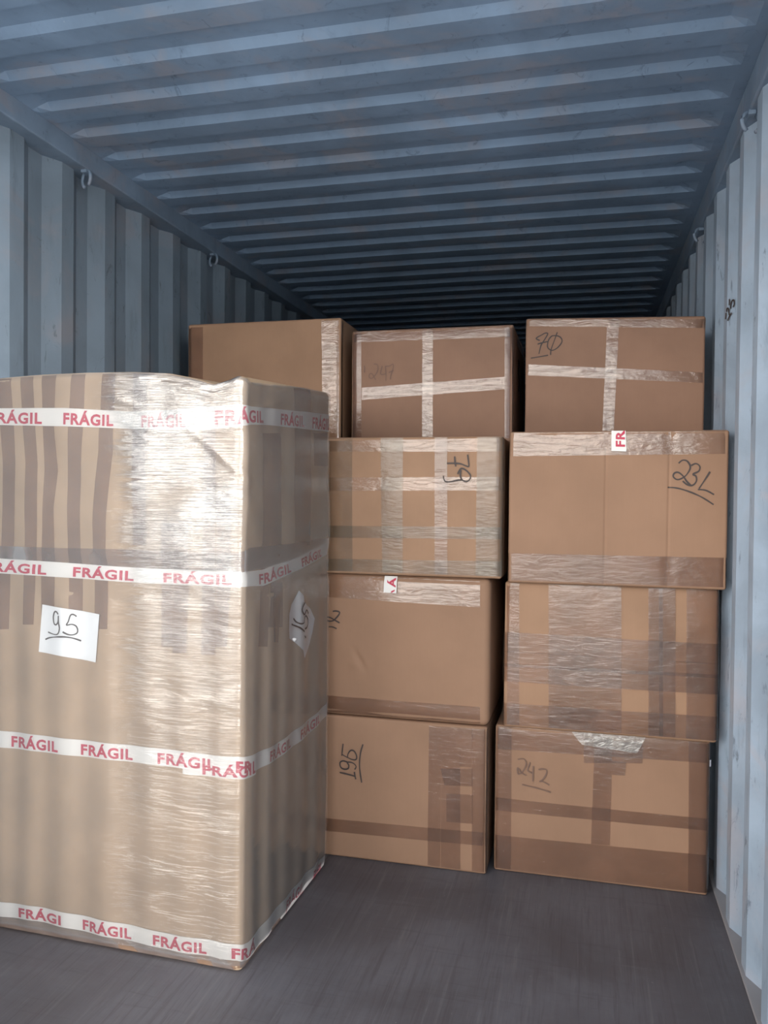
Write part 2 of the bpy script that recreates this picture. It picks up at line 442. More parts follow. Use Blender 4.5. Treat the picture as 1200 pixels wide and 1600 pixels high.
DATA['TL'] = {'tapes':[('v',[(-0.031,0.578),(0.077,0.574),(0.08,0.028),(-0.028,0.029)]),('v',[(0.661,0.554),(0.779,0.549),(0.784,0.023),(0.674,0.023)])],'fr':None,'hw':[]}
DATA['pkg'] = {'bands':[[(0.022,1.743,1.688),(0.283,1.738,1.68),(0.53,1.723,1.669),(0.677,1.726,1.663),(0.808,1.739,1.663),(0.898,1.741,1.67),(0.965,1.742,1.681),(1.099,1.751,1.691),(1.377,1.761,1.702),(1.69,1.773,1.715)],[(0.022,1.246,1.197),(0.283,1.24,1.192),(0.596,1.232,1.185),(0.746,1.233,1.185),(0.876,1.234,1.185),(0.91,1.231,1.186),(0.954,1.23,1.185),(1.058,1.227,1.175),(1.388,1.249,1.203),(1.672,1.282,1.234)],[(0.022,0.672,0.616),(0.26,0.67,0.616),(0.492,0.669,0.616),(0.704,0.669,0.615),(0.825,0.665,0.613),(0.905,0.669,0.614),(0.972,0.657,0.601),(1.17,0.634,0.582),(1.464,0.634,0.579),(1.688,0.648,0.6)],[(0.021,0.095,0.045),(0.187,0.1,0.051),(0.383,0.096,0.044),(0.707,0.087,0.035),(0.904,0.091,0.04),(0.962,0.076,0.021),(1.127,0.076,0.012),(1.412,0.064,0.002),(1.658,0.047,-0.01)]],'overlap':[(0.72,0.614,0.598),(0.793,0.642,0.598),(0.905,0.649,0.6),(0.944,0.65,0.594),(1.009,0.65,0.586)],'words':[[(-0.001,0.202),(0.285,0.468),(0.569,0.725),(0.823,1.054),(1.193,1.396),(1.486,1.675)],[(-0.022,0.22),(0.32,0.546),(0.65,0.884),(1.023,1.286),(1.387,1.6),(1.672,1.937)],[(-0.216,-0.017),(0.083,0.268),(0.352,0.541),(0.632,0.83),(1.107,1.292),(1.381,1.58)],[(-0.144,0.021),(0.111,0.278),(0.358,0.536),(0.617,0.802),(0.889,1.127),(1.268,1.439),(1.53,1.629)]],'overlap_word':(0.786,1.009),'overlap_F':(0.905,0.981),'strips':[[[(0.017,1.864),(0.076,1.862)],[(0.038,1.686),(0.091,1.685)],[(0.049,1.562),(0.098,1.562)],[(0.049,1.414),(0.097,1.415)],[(0.041,1.265),(0.091,1.267)],[(0.023,1.19),(0.079,1.192)],[(0.017,1.009),(0.073,1.012)]],[[(0.112,1.861),(0.163,1.859)],[(0.126,1.685),(0.175,1.684)],[(0.138,1.562),(0.184,1.562)],[(0.136,1.415),(0.184,1.416)],[(0.135,1.268),(0.181,1.269)],[(0.132,1.194),(0.178,1.196)],[(0.128,1.031),(0.171,1.033)]],[[(0.197,1.858),(0.254,1.856)],[(0.204,1.684),(0.247,1.683)],[(0.21,1.538),(0.261,1.538)],[(0.204,1.416),(0.247,1.417)],[(0.2,1.27),(0.25,1.271)],[(0.199,1.196),(0.251,1.198)],[(0.199,1.035),(0.252,1.038)]],[[(0.312,1.855),(0.362,1.853)],[(0.301,1.668),(0.356,1.667)],[(0.298,1.562),(0.348,1.562)],[(0.298,1.418),(0.346,1.418)],[(0.3,1.273),(0.346,1.274)],[(0.304,1.2),(0.355,1.202)],[(0.306,1.031),(0.355,1.034)]],[[(0.425,1.851),(0.474,1.849)],[(0.414,1.657),(0.466,1.656)],[(0.414,1.6),(0.469,1.6)],[(0.401,1.505),(0.456,1.505)],[(0.393,1.371),(0.443,1.372)],[(0.393,1.275),(0.441,1.277)],[(0.402,1.204),(0.454,1.206)],[(0.402,1.031),(0.451,1.034)]],[[(0.537,1.847),(0.586,1.846)],[(0.536,1.655),(0.587,1.655)],[(0.537,1.468),(0.585,1.468)],[(0.54,1.303),(0.588,1.304)]],[[(0.64,1.376),(0.679,1.376)],[(0.642,0.987),(0.681,0.99)]],[[(0.679,1.376),(0.734,1.377)],[(0.683,1.191),(0.737,1.193)],[(0.681,0.971),(0.731,0.974)]],[[(0.778,1.744),(0.823,1.743)],[(0.782,1.333),(0.825,1.334)],[(0.779,0.971),(0.828,0.974)]],[[(0.827,1.47),(0.877,1.471)],[(0.829,1.197),(0.879,1.199)],[(0.828,1),(0.869,1.003)]]],'rstrips':[[[(1.047,1.661),(1.105,1.665)],[(1.052,1.329),(1.111,1.327)],[(1.026,0.986),(1.09,0.974)]],[[(1.105,1.665),(1.196,1.673)],[(1.113,1.18),(1.206,1.171)],[(1.14,0.98),(1.184,0.972)]],[[(1.305,1.836),(1.47,1.858)],[(1.316,1.29),(1.483,1.281)]],[[(1.505,1.696),(1.669,1.709)],[(1.508,1.575),(1.672,1.581)]],[[(1.113,1.18),(1.212,1.17)],[(1.092,1.037),(1.215,1.018)]]],'seam':[(0.022,1.287,1.238),(0.283,1.287,1.234),(0.497,1.289,1.228),(0.745,1.288,1.229),(0.896,1.289,1.226),(0.962,1.302,1.231),(1.267,1.297,1.23),(1.686,1.299,1.243)],'paper':[(0.205,1.101),(0.423,1.08),(0.409,0.925),(0.191,0.945)],'paper_hw':[[(0.269,1.072),(0.263,1.08),(0.255,1.079),(0.25,1.062),(0.253,1.042),(0.261,1.038),(0.269,1.048),(0.27,1.068),(0.27,1.048),(0.274,1.027),(0.268,1.009),(0.253,1.006),(0.228,1.012)],[(0.335,1.068),(0.324,1.074),(0.314,1.071),(0.306,1.05),(0.3,1.039),(0.319,1.042),(0.333,1.037),(0.339,1.025),(0.336,1.014),(0.321,1.008),(0.304,1.009),(0.286,1.016)],[(0.217,0.987),(0.239,0.995),(0.285,1),(0.319,0.998),(0.352,0.99)]],'paper2':[(1.349,1.128),(1.389,1.105),(1.397,1.083),(1.431,1.066),(1.476,1.045),(1.514,1.004),(1.496,0.956),(1.471,0.912),(1.411,0.875),(1.393,0.907),(1.338,0.938),(1.271,0.97),(1.265,1.003),(1.269,1.056),(1.287,1.085)],'paper2_hw':[[(1.395,1.08),(1.372,1.064),(1.37,1.051),(1.39,1.037),(1.418,1.049),(1.444,1.033)],[(1.3,1.036),(1.322,1.021),(1.356,1.009),(1.386,1.008),(1.391,1.022),(1.406,1.03),(1.437,1.014),(1.44,0.996),(1.425,0.985),(1.397,0.984)],[(1.282,1.018),(1.347,0.997),(1.392,0.975)],[(1.397,0.959),(1.405,0.954),(1.413,0.949)]],'top':[(0.022,1.845),(0.185,1.852),(0.354,1.853),(0.518,1.85),(0.654,1.841),(0.742,1.823),(0.818,1.801),(0.872,1.815),(0.901,1.824),(0.963,1.812),(1.148,1.83),(1.437,1.858),(1.679,1.87)]}
DATA['mark'] = [[[0.504,3.165,2.2],[0.504,3.165,2.188],[0.504,3.166,2.177]],[[0.508,3.159,2.163],[0.508,3.158,2.179],[0.512,3.151,2.19],[0.516,3.142,2.188],[0.517,3.141,2.175],[0.514,3.146,2.165]],[[0.498,3.178,2.156],[0.498,3.178,2.166],[0.502,3.17,2.166],[0.504,3.167,2.149],[0.504,3.167,2.141]],[[0.511,3.152,2.146],[0.505,3.164,2.137],[0.501,3.172,2.122]],[[0.496,3.181,2.153],[0.496,3.183,2.141],[0.495,3.183,2.13]]]

# ------------------------------------------------------------------ the container
XL, XR = -1.958, 0.50
Y0C, Y1C = 1.40, 13.4
ZR = 2.806
WP = 0.2855                      # corrugation pitch of the side walls


def struct(o, label=None):
    o['kind'] = 'structure'
    if label:
        o['label'] = label
    return o


def wall_profile(start, phase):
    """(y, depth) of the side wall: inner flat, slope out, outer flat, slope in"""
    pts = []
    k = math.floor((start - phase) / WP) - 1
    y = phase + k * WP
    dep = 0.036
    while y < Y1C + WP:
        pts += [(y, 0.0), (y + 0.072, 0.0), (y + 0.140, dep), (y + 0.2145, dep)]
        y += WP
    out = [(a, b) for a, b in pts if start - 1e-6 < a < Y1C]
    return [(start, 0.036)] + out + [(Y1C, 0.0)]


def side_wall(name, x, sgn, phase, mat, ztop):
    prof = wall_profile(Y0C, phase)
    zs = [0.0, 0.4, 0.8, 1.2, 1.6, 2.0, 2.4, ztop]
    vs, fs = [], []
    n = len(prof)
    for j, z in enumerate(zs):
        for i, (y, d) in enumerate(prof):
            wob = 0.004 * noise.noise(Vector((y * 1.3, z * 1.1, 5.0 * sgn)))
            vs.append((x + sgn * (d + wob), y, z))
    for j in range(len(zs) - 1):
        for i in range(n - 1):
            a = j * n + i
            q = (a, a + 1, a + 1 + n, a + n)
            fs.append(q if sgn > 0 else q[::-1])
    b = len(vs)                  # outer skin
    xo = x + sgn * 0.05
    vs += [(xo, Y0C, 0), (xo, Y1C, 0), (xo, Y1C, ztop), (xo, Y0C, ztop)]
    fs.append((b, b + 3, b + 2, b + 1) if sgn > 0 else (b, b + 1, b + 2, b + 3))
    return mesh_obj(name, vs, fs, mat)


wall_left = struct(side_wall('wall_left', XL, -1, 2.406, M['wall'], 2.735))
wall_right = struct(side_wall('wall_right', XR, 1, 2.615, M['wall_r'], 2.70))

# roof: sheet pressed into ribs that run across and fade out near the rails
RP, RO = 0.2103, 2.262
ys = []
k = math.floor((Y0C - RO) / RP)
y = RO + k * RP
while y < Y1C:
    for dy, d in ((0.0, 0.0), (0.083, 0.0), (0.099, 0.022), (0.186, 0.022)):
        if Y0C <= y + dy <= Y1C:
            ys.append((y + dy, d))
    y += RP
ys = [(Y0C, 0.0)] + ys + [(Y1C, 0.0)]
xs = [XL - 0.03, XL + 0.05, XL + 0.075, XL + 0.12] + [XL + 0.12 + (XR - XL - 0.24) * i / 10 for i in range(1, 10)] + [XR - 0.12, XR - 0.075, XR - 0.05, XR + 0.03]
fade = [0, 0, 0.35, 1] + [1] * 9 + [1, 0.35, 0, 0]
vs, fs = [], []
for (yy, d) in ys:
    for xx, f in zip(xs, fade):
        sag = 0.006 * noise.noise(Vector((xx * 0.9, yy * 0.8, 2.0)))
        vs.append((xx, yy, ZR + d * f + sag))
n = len(xs)
for j in range(len(ys) - 1):
    for i in range(n - 1):
        a = j * n + i
        fs.append((a, a + n, a + n + 1, a + 1))
b = len(vs)
vs += [(xs[0], Y0C, ZR + 0.05), (xs[-1], Y0C, ZR + 0.05), (xs[-1], Y1C, ZR + 0.05), (xs[0], Y1C, ZR + 0.05)]
fs.append((b, b + 1, b + 2, b + 3))
struct(mesh_obj('ceiling', vs, fs, M['roof']))

bm = bmesh.new(); add_box(bm, XL - 0.06, XL + 0.058, Y0C, Y1C, 2.730, 2.812, 0.006)
struct(bm_obj('trim_1', bm, M['rail']))
bm = bmesh.new(); add_box(bm, XR - 0.012, XR + 0.05, Y0C, Y1C, 2.698, 2.806, 0.006)
struct(bm_obj('trim_2', bm, M['rail']))
bm = bmesh.new(); add_box(bm, XL - 0.05, XR + 0.05, Y1C, Y1C + 0.05, 0, ZR + 0.05)
struct(bm_obj('wall_back', bm, M['wall']))
bm = bmesh.new(); add_box(bm, XL - 0.05, XR + 0.05, Y0C, Y1C, -0.03, 0.0)
struct(bm_obj('floor', bm, M['floor']))
bm = bmesh.new(); add_box(bm, XR - 0.012, XR + 0.04, Y0C, Y1C, 0.0, 0.010, 0.003)
struct(bm_obj('trim_3', bm, M['edge']))
bm = bmesh.new(); add_box(bm, XL - 0.04, XL + 0.010, Y0C, Y1C, 0.0, 0.012, 0.003)
struct(bm_obj('trim_4', bm, M['edge']))
# door frame round the open end and the yard outside
bm = bmesh.new(); add_box(bm, XL - 0.14, XL - 0.01, Y0C - 0.16, Y0C, -0.03, ZR + 0.05, 0.01)
struct(bm_obj('trim_5', bm, M['rail']))
bm = bmesh.new(); add_box(bm, XR + 0.01, XR + 0.14, Y0C - 0.16, Y0C, -0.03, ZR + 0.05, 0.01)
struct(bm_obj('trim_6', bm, M['rail']))
bm = bmesh.new(); add_box(bm, XL - 0.01, XR + 0.01, Y0C - 0.16, Y0C, 2.72, ZR + 0.05, 0.01)
struct(bm_obj('trim_7', bm, M['rail']))
bm = bmesh.new(); add_box(bm, -14, 12, -22, Y0C - 0.001, -0.06, -0.005)
struct(bm_obj('ground', bm, M['concrete']))


# lashing rings under the top rails
def lashing_ring(loc, sgn, label):
    r = empty('lashing_ring', loc)
    tag(r, label, 'lashing ring', 'lashing rings under the top rails')
    bm = bmesh.new()
    pts = []
    for i in range(19):
        a = math.radians(-60 + 300 * i / 18)
        q = Vector((sgn * 0.030 * math.cos(a), -0.018 * math.cos(a), 0.032 * math.sin(a)))
        pts.append(q + Vector((0, 0, -0.022)))
    add_tube(bm, pts, 0.0065)
    bm_obj('ring_bar', bm, M['rail'], r, True)
    bm = bmesh.new()
    add_box(bm, -0.012, 0.012, -0.022, 0.022, -0.004, 0.012, 0.003)
    bm_obj('mounting_lug', bm, M['rail'], r)
    return r


lashing_ring((XL + 0.040, 2.79, 2.722), 1, 'round lashing ring under the left rail, the one nearer the viewer')
lashing_ring((XL + 0.040, 3.90, 2.722), 1, 'lashing ring under the left rail, farther in, above the back left box')
lashing_ring((XR - 0.002, 2.78, 2.69), -1, 'lashing ring under the right rail, the one nearer the viewer')
lashing_ring((XR - 0.002, 3.92, 2.69), -1, 'lashing ring under the right rail, farther in')


# ------------------------------------------------------------------ cartons
def grid_lines(L, step, r):
    inner = max(2, int(round((L - 2 * r) / step)))
    a = [0, r * 0.3, r * 0.6, r * 0.85]
    return a + [r + (L - 2 * r) * i / inner for i in range(inner + 1)] + [L - q for q in a[::-1]]


class Shape:
    """a soft-edged box; points are given unfolded as (u metres round from the front left edge, z metres up)"""

    def __init__(self, W, D, H, r=0.010, bulge=0.004, seed=0.0, tilt=0.0, disp=None, top=None):
        self.W, self.D, self.H, self.r, self.bulge, self.seed, self.tilt, self.disp, self.top = W, D, H, r, bulge, seed, tilt, disp, top

    def soft(self, x, y, z, off=0.0):
        W, D, H, r = self.W, self.D, self.H, self.r
        p = Vector((x, y, z))
        q = Vector((min(max(x, r), W - r), min(max(y, r), D - r), min(max(z, r), H - r)))
        d = p - q
        n = d.normalized() if d.length > 1e-9 else Vector((0, -1, 0))
        o = q + n * r
        fx, fy, fz = o.x / W, o.y / D, o.z / H
        s = lambda t: math.sin(PI * min(max(t, 0), 1))
        b = self.bulge * (abs(n.x) * s(fy) * s(fz) + abs(n.y) * s(fx) * s(fz))
        if abs(n.z) < 0.5:
            b += 0.0022 * noise.noise(Vector((o.x * 5 + self.seed, o.y * 5, o.z * 4)))
            if self.disp:
                b += self.disp(o.x, o.y, o.z, n)
        o = o + n * (b + off)
        if self.top and o.z > 1.72:
            t = self.top(o.x, o.y)
            o.z = 1.72 + (o.z - 1.72) * (t - 1.72) / (H - 1.72)
        o.z += self.tilt * (fx - 0.5) * fz
        return Vector((o.x - W / 2, o.y - D / 2, o.z))

    def P(self, u, z, off=0.0):
        W, D, H = self.W, self.D, self.H
        z = min(max(z, 0.008), H - 0.003)
        if u < 0:
            return self.soft(0, min(-u, D), z, off)
        if u <= W:
            return self.soft(u, 0, z, off)
        if u <= W + D:
            return self.soft(W, u - W, z, off)
        return self.soft(W - (u - W - D), D, z, off)

    def body(self, name, mat, parent, step=0.05, ex=(), ez=()):
        W, D, H, r = self.W, self.D, self.H, self.r
        gx, gy, gz = grid_lines(W, step, r), grid_lines(D, step, r), grid_lines(H, step, r)
        gx, gz = sorted(gx + list(ex)), sorted(gz + list(ez))
        bm = bmesh.new()

        def face(la, lb, f):
            vv = [[bm.verts.new(self.soft(*f(a, b))) for b in lb] for a in la]
            for i in range(len(la) - 1):
                for j in range(len(lb) - 1):
                    bm.faces.new((vv[i][j], vv[i + 1][j], vv[i + 1][j + 1], vv[i][j + 1]))
        face(gx, gz, lambda a, b: (a, 0, b))
        face(gx, gz, lambda a, b: (a, D, b))
        face(gy, gz, lambda a, b: (0, a, b))
        face(gy, gz, lambda a, b: (W, a, b))
        face(gx, gy, lambda a, b: (a, b, 0))
        face(gx, gy, lambda a, b: (a, b, H))
        bmesh.ops.remove_doubles(bm, verts=bm.verts[:], dist=1e-5)
        return bm_obj(name, bm, mat, parent, True)

    def sheet(self, name, quad, mat, parent, off, step=0.018):
        """a strip lying on the carton; quad = top left, top right, bottom right, bottom left as (u, z)"""
        (a, b, c, d) = [Vector((q[0], min(max(q[1], 0.010), self.H - 0.004))) for q in quad]
        nu = max(2, int(max((b - a).length, (c - d).length) / step))
        nv = max(2, int(max((d - a).length, (c - b).length) / step))
        vs, fs = [], []
        for j in range(nv + 1):
            t = j / nv
            for i in range(nu + 1):
                s = i / nu
                p = (a * (1 - s) + b * s) * (1 - t) + (d * (1 - s) + c * s) * t
                vs.append(self.P(p.x, p.y, off))
        for j in range(nv):
            for i in range(nu):
                k = j * (nu + 1) + i
                fs.append((k, k + nu + 1, k + nu + 2, k + 1))
        return mesh_obj(name, vs, fs, mat, parent, True)

    def ladder(self, name, rows, mat, parent, off, cols=3, step=0.018):
        """a strip given by rows of two (u, z) ends, resampled lengthwise"""
        rr = []
        for (p0, p1), (q0, q1) in zip(rows, rows[1:]):
            p0, p1, q0, q1 = Vector(p0), Vector(p1), Vector(q0), Vector(q1)
            m = max(1, int(max((q0 - p0).length, (q1 - p1).length) / step))
            for i in range(m):
                t = i / m
                rr.append((p0.lerp(q0, t), p1.lerp(q1, t)))
        rr.append((Vector(rows[-1][0]), Vector(rows[-1][1])))
        vs, fs = [], []
        for a, b in rr:
            for i in range(cols + 1):
                p = a.lerp(b, i / cols)
                vs.append(self.P(p.x, p.y, off))
        for j in range(len(rr) - 1):
            for i in range(cols):
                k = j * (cols + 1) + i
                fs.append((k, k + cols + 1, k + cols + 2, k + 1))
        return mesh_obj(name, vs, fs, mat, parent, True)

    def ink(self, name, strokes, mat, parent, off, hw=0.0035):
        vs, fs = [], []
        for st in strokes:
            pts = smooth_line([Vector(p) for p in st])
            base = len(vs)
            for i, p in enumerate(pts):
                t = pts[min(i + 1, len(pts) - 1)] - pts[max(i - 1, 0)]
                t = t.normalized() if t.length > 1e-9 else Vector((1, 0))
                nn = Vector((-t.y, t.x)) * hw * (0.8 + 0.35 * noise.noise(Vector((p.x * 30, p.y * 30, 1))))
                vs += [self.P(p.x + nn.x, p.y + nn.y, off), self.P(p.x - nn.x, p.y - nn.y, off)]
            for i in range(len(pts) - 1):
                k = base + 2 * i
                fs.append((k, k + 1, k + 3, k + 2))
        return mesh_obj(name, vs, fs, mat, parent)


def smooth_line(p, m=5):
    if len(p) < 3:
        return [p[0].lerp(p[-1], i / 6) for i in range(7)]
    out = []
    for i in range(len(p) - 1):
        p0, p1, p2, p3 = p[max(i - 1, 0)], p[i], p[i + 1], p[min(i + 2, len(p) - 1)]
        for k in range(m):
            t = k / m
            out.append(0.5 * ((2 * p1) + (p2 - p0) * t + (2 * p0 - 5 * p1 + 4 * p2 - p3) * t * t + (3 * p1 - p0 - 3 * p2 + p3) * t ** 3))
    out.append(p[-1])
    return out


_text = {}


def text_shape(s):
    """triangles of a bold word: x 0..1 over its length, y 0 at the baseline and 1 at the height of a capital"""
    if s not in _text:
        cu = bpy.data.curves.new('word', 'FONT')
        cu.body = s
        cu.size = 1.0
        cu.offset = 0.034
        cu.resolution_u = 3
        cu.space_character = 1.12
        ob = bpy.data.objects.new('word', cu)
        C.objects.link(ob)
        dg = bpy.context.evaluated_depsgraph_get()
        me = bpy.data.meshes.new_from_object(ob.evaluated_get(dg))
        bpy.data.objects.remove(ob)
        bm = bmesh.new()
        bm.from_mesh(me)
        bpy.data.meshes.remove(me)
        bmesh.ops.triangulate(bm, faces=bm.faces[:])
        for _ in range(5):
            es = [e for e in bm.edges if e.calc_length() > 0.18]
            if not es:
                break
            bmesh.ops.subdivide_edges(bm, edges=es, cuts=1)
            bmesh.ops.triangulate(bm, faces=bm.faces[:])
        bm.verts.index_update()
        xs_ = [v.co.x for v in bm.verts]
        x0, x1 = min(xs_), max(xs_)
        cap = 0.73
        _text[s] = ([((v.co.x - x0) / (x1 - x0), v.co.y / cap) for v in bm.verts], [tuple(v.index for v in f.verts) for f in bm.faces], (x1 - x0) / cap)
        bm.free()
        bpy.data.curves.remove(cu)
    return _text[s]


def tape_loop(shape, hor, k):
    return hor


def carton(key, label, geo, mat, tapes='tape', clear=(), grey=(), tilt=0.0, r=0.010, bulge=0.004, ink='ink', hw=0.0035, disp=None, ex=(), ez=()):
    X0, X1, YF, D, z0, z1 = geo
    root = empty('cardboard_box', ((X0 + X1) / 2, YF + D / 2, z0))
    tag(root, label, 'box', 'stacked cardboard boxes')
    sh = Shape(X1 - X0, D, z1 - z0, r, bulge, seed=len(bpy.data.objects) * 0.7, tilt=tilt, disp=disp)
    sh.body('carton', M[mat], root, 0.05, ex, ez)
    d = DATA.get(key, {'tapes': [], 'fr': None, 'hw': []})
    for i, (kind, quad) in enumerate(d['tapes']):
        m = M['tape_clear'] if i in clear else M['tape_grey'] if i in grey else M[tapes]
        sh.sheet('packing_tape', quad, m, root, 0.0009 + 0.0005 * i)
    if d['hw']:
        sh.ink('handwriting', d['hw'], M[ink], root, 0.0012 + 0.0005 * len(d['tapes']), hw)
    if d['fr']:
        t = sh.sheet('warning_tape', d['fr'], M['white_tape'], root, 0.008)
        t['label'] = 'white tape piece printed in red'
        (tl, tr, br, bl) = [Vector(q) for q in d['fr']]
        word = 'FR' if key == '231' else '\u00c1'
        v2, f2, asp = text_shape(word)
        vs = []
        for x, y in v2:                  # reads upwards along the piece
            if key == '231':
                s_, t_ = 0.90 - 0.62 * y, 0.80 - 0.70 * x
            else:
                s_, t_ = 0.90 - 0.52 * y, 0.66 - 0.54 * x
            p = tl.lerp(tr, s_).lerp(bl.lerp(br, s_), t_)
            vs.append(sh.P(p.x, p.y, 0.009))
        fs = list(f2)
        if key == 'A':                   # leg of the next letter at the cut end
            b_ = len(vs)
            for s_, t_ in ((0.86, 0.78), (0.86, 0.88), (0.62, 1.0), (0.56, 0.92)):
                p = tl.lerp(tr, s_).lerp(bl.lerp(br, s_), t_)
                vs.append(sh.P(p.x, p.y, 0.009))
            fs.append((b_, b_ + 1, b_ + 2, b_ + 3))
        mesh_obj('lettering', vs, fs, M['red'], t)
    return root, sh


def crease_disp(us, depth=0.004, w=0.006):
    def f(x, y, z, n):
        if n.y > -0.7:
            return 0.0
        return -sum(depth * math.exp(-((x - u) / w) ** 2) for u in us)
    return f


def dent(x, y, z, n):
    if n.y > -0.7:
        return 0.0
    dx, dz = x - 0.274, z - 0.235
    return -0.007 * math.exp(-((dx * 0.85 + dz * 0.5) / 0.010) ** 2) * math.exp(-(dx * dx + dz * dz) / 0.0016) + 0.004 * math.exp(-((dx + 0.02) ** 2 + (dz + 0.02) ** 2) / 0.0005)


# right-hand stack, from the floor up
b242, s242 = carton('242', 'heavily taped box marked 242 on the floor at the foot of the right stack', (-.325, .462, 3.13, .74, 0, .574), 'card', bulge=0.003, ink='ink_faint', hw=0.003)
bpl, spl = carton('plaid', 'box covered in a plaid of criss-crossing brown tapes, second up in the right stack', (-.293, .481, 3.11, .75, .575, 1.139), 'card_c')
b231, s231 = carton('231', 'plain-fronted box marked 231 with a white FR tape piece on its top edge', (-.279, .498, 3.07, .78, 1.14, 1.714), 'card', clear=(0,), disp=crease_disp((0.576, 0.354), 0.003, 0.004), ex=[u + 0.0031 * k for u in (0.576, 0.354) for k in range(-3, 4)])
b70, s70 = carton('70', 'box marked 70 with a tape cross, set back on top of the right stack', (-.249, .459, 3.42, .6, 1.715, 2.207), 'card_b', clear=(0, 1, 2), tilt=-0.02, hw=0.0028, ink='ink')
# middle stack
b195, s195 = carton('195', 'box marked 195 sideways, on the floor at the foot of the middle stack', (-1.14, -.349, 3.08, .76, 0, .575), 'card')
bA, sA = carton('A', 'box with a red and white tape piece, second up in the middle stack', (-1.14, -.345, 3.08, .76, .576, 1.152), 'card', clear=(0,), r=0.026, bulge=0.012, disp=dent, ex=[0.2131 + 0.0077 * k for k in range(16)], ez=[0.1613 + 0.0077 * k for k in range(19)])
b79, s79 = carton('79', 'box marked 79 sideways under a grid of clear tapes, third up in the middle stack', (-1.12, -.303, 3.06, .78, 1.153, 1.697), 'card_c', clear=(1, 2), grey=(0, 3, 4, 5, 7), ink='ink')
b247, s247 = carton('247', 'box faintly marked 247 with a cream tape cross, topmost of the middle stack', (-1.005, -.298, 3.4, .62, 1.698, 2.19), 'card_b', clear=(3, 4), ink='ink_faint', hw=0.0025)
bTL, sTL = carton('TL', 'unmarked box with one cream tape down its right edge, top left against the wall', (-1.825, -1.07, 3.45, .6, 1.70, 2.264), 'card_c', clear=(1,))
# crumpled tape ends on the right flank of the 247 box, seen in the gap beside the 70 box
for (ua, ub, za, zb) in ((0.14, 0.50, 0.43, 0.47), (0.20, 0.26, 0.24, 0.38), (0.33, 0.36, 0.2, 0.36)):
    W_ = s247.W
    s247.sheet('crumpled_tape', [(W_ + ua, zb), (W_ + ub, zb), (W_ + ub, za), (W_ + ua, za)], M['tape_crumple'], b247, 0.003)
# wad of crumpled tape on the top edge of the 242 box
s242.sheet('crumpled_tape', [(0.29, 0.573), (0.56, 0.573), (0.53, 0.51), (0.33, 0.525)], M['tape_crumple'], b242, 0.006)
s242.sheet('paper_label', [(s242.W - 0.004, 0.506), (s242.W + 0.012, 0.506), (s242.W + 0.012, 0.482), (s242.W - 0.004, 0.482)], M['paper'], b242, 0.005)
# the stack behind the wrapped pack, carrying the top left box
for zc, lab in ((0.0, 'plain box on the floor in the left stack, behind the tall wrapped pack'), (0.567, 'plain box midway up the left stack, behind the tall wrapped pack'), (1.134, 'plain box under the unmarked top left box, behind the wrapped pack')):
    carton('-', lab, (-1.91, -1.18, 3.10, .78, zc, zc + (0.565 if zc < 1 else 0.565)), 'card')

# ------------------------------------------------------------------ the tall wrapped pack
PK = DATA['pkg']
PW, PD, PH = 0.918, 0.765, 1.845
TOPF = sorted(PK['top'])


def pack_top(x, y):
    def at(u):
        u = min(max(u, TOPF[0][0]), TOPF[-1][0])
        for (a, za), (b, zb) in zip(TOPF, TOPF[1:]):
            if a <= u <= b:
                return za + (zb - za) * (u - a) / max(1e-6, b - a)
        return TOPF[-1][1]
    fy = min(max(y / PD, 0), 1)
    return at(x) * (1 - fy) + (1.86 + 0.012 * x) * fy if x < PW - 0.01 else at(PW + y)


def pack_disp(x, y, z, n):
    u = x if abs(n.y) > abs(n.x) else PW + y
    low = 1.0 if z < 1.14 else 0.35
    wave = 0.0055 * (noise.noise(Vector((u * 8.0, z * 0.35, 3.0)))) + 0.0022 * math.sin(u * 46 + 2 * noise.noise(Vector((u * 2, z, 0))))
    slack = 0.0
    if z > 1.14:
        slack = 0.006 * noise.noise(Vector((u * 5, z * 6, 9)))
    seam = -0.004 * math.exp(-((z - 1.24) / 0.02) ** 2)
    foot = -0.003 * max(0.0, 1 - z / 0.07)
    return wave * low + slack + seam + foot


ca, sa = math.cos(math.radians(-1.65)), math.sin(math.radians(-1.65))
ox, oy = -PW / 2, PD / 2
pack = empty('wrapped_package', (-0.998 + ox * ca - oy * sa, 2.24 + ox * sa + oy * ca, 0.0), math.radians(-1.65))
tag(pack, 'tall film-wrapped pack on the left with four white FR\u00c1GIL tape bands round it', 'package')
ps = Shape(PW, PD, PH, 0.020, 0.003, 4.0, 0.0, pack_disp, pack_top)
ps.body('carton', M['kraft'], pack, 0.014)
for i, rows in enumerate(PK['strips']):
    ps.ladder('brown_tape', rows, M['strip'], pack, 0.0019 + 0.0002 * (i % 3))
for i, rows in enumerate(PK['rstrips']):
    ps.ladder('brown_tape', rows, M['strip'], pack, 0.0019 + 0.0002 * (i % 3))
ps.ladder('seam_tape', [((u, a), (u, b)) for u, a, b in PK['seam']], M['strip'], pack, 0.0026)
ps.ladder('foot_tape', [((u, 0.062), (u, 0.002)) for u in (-0.02, 0.3, 0.6, 0.84, 0.89, 0.94, 1.2, 1.6)], M['foot'], pack, 0.0022)


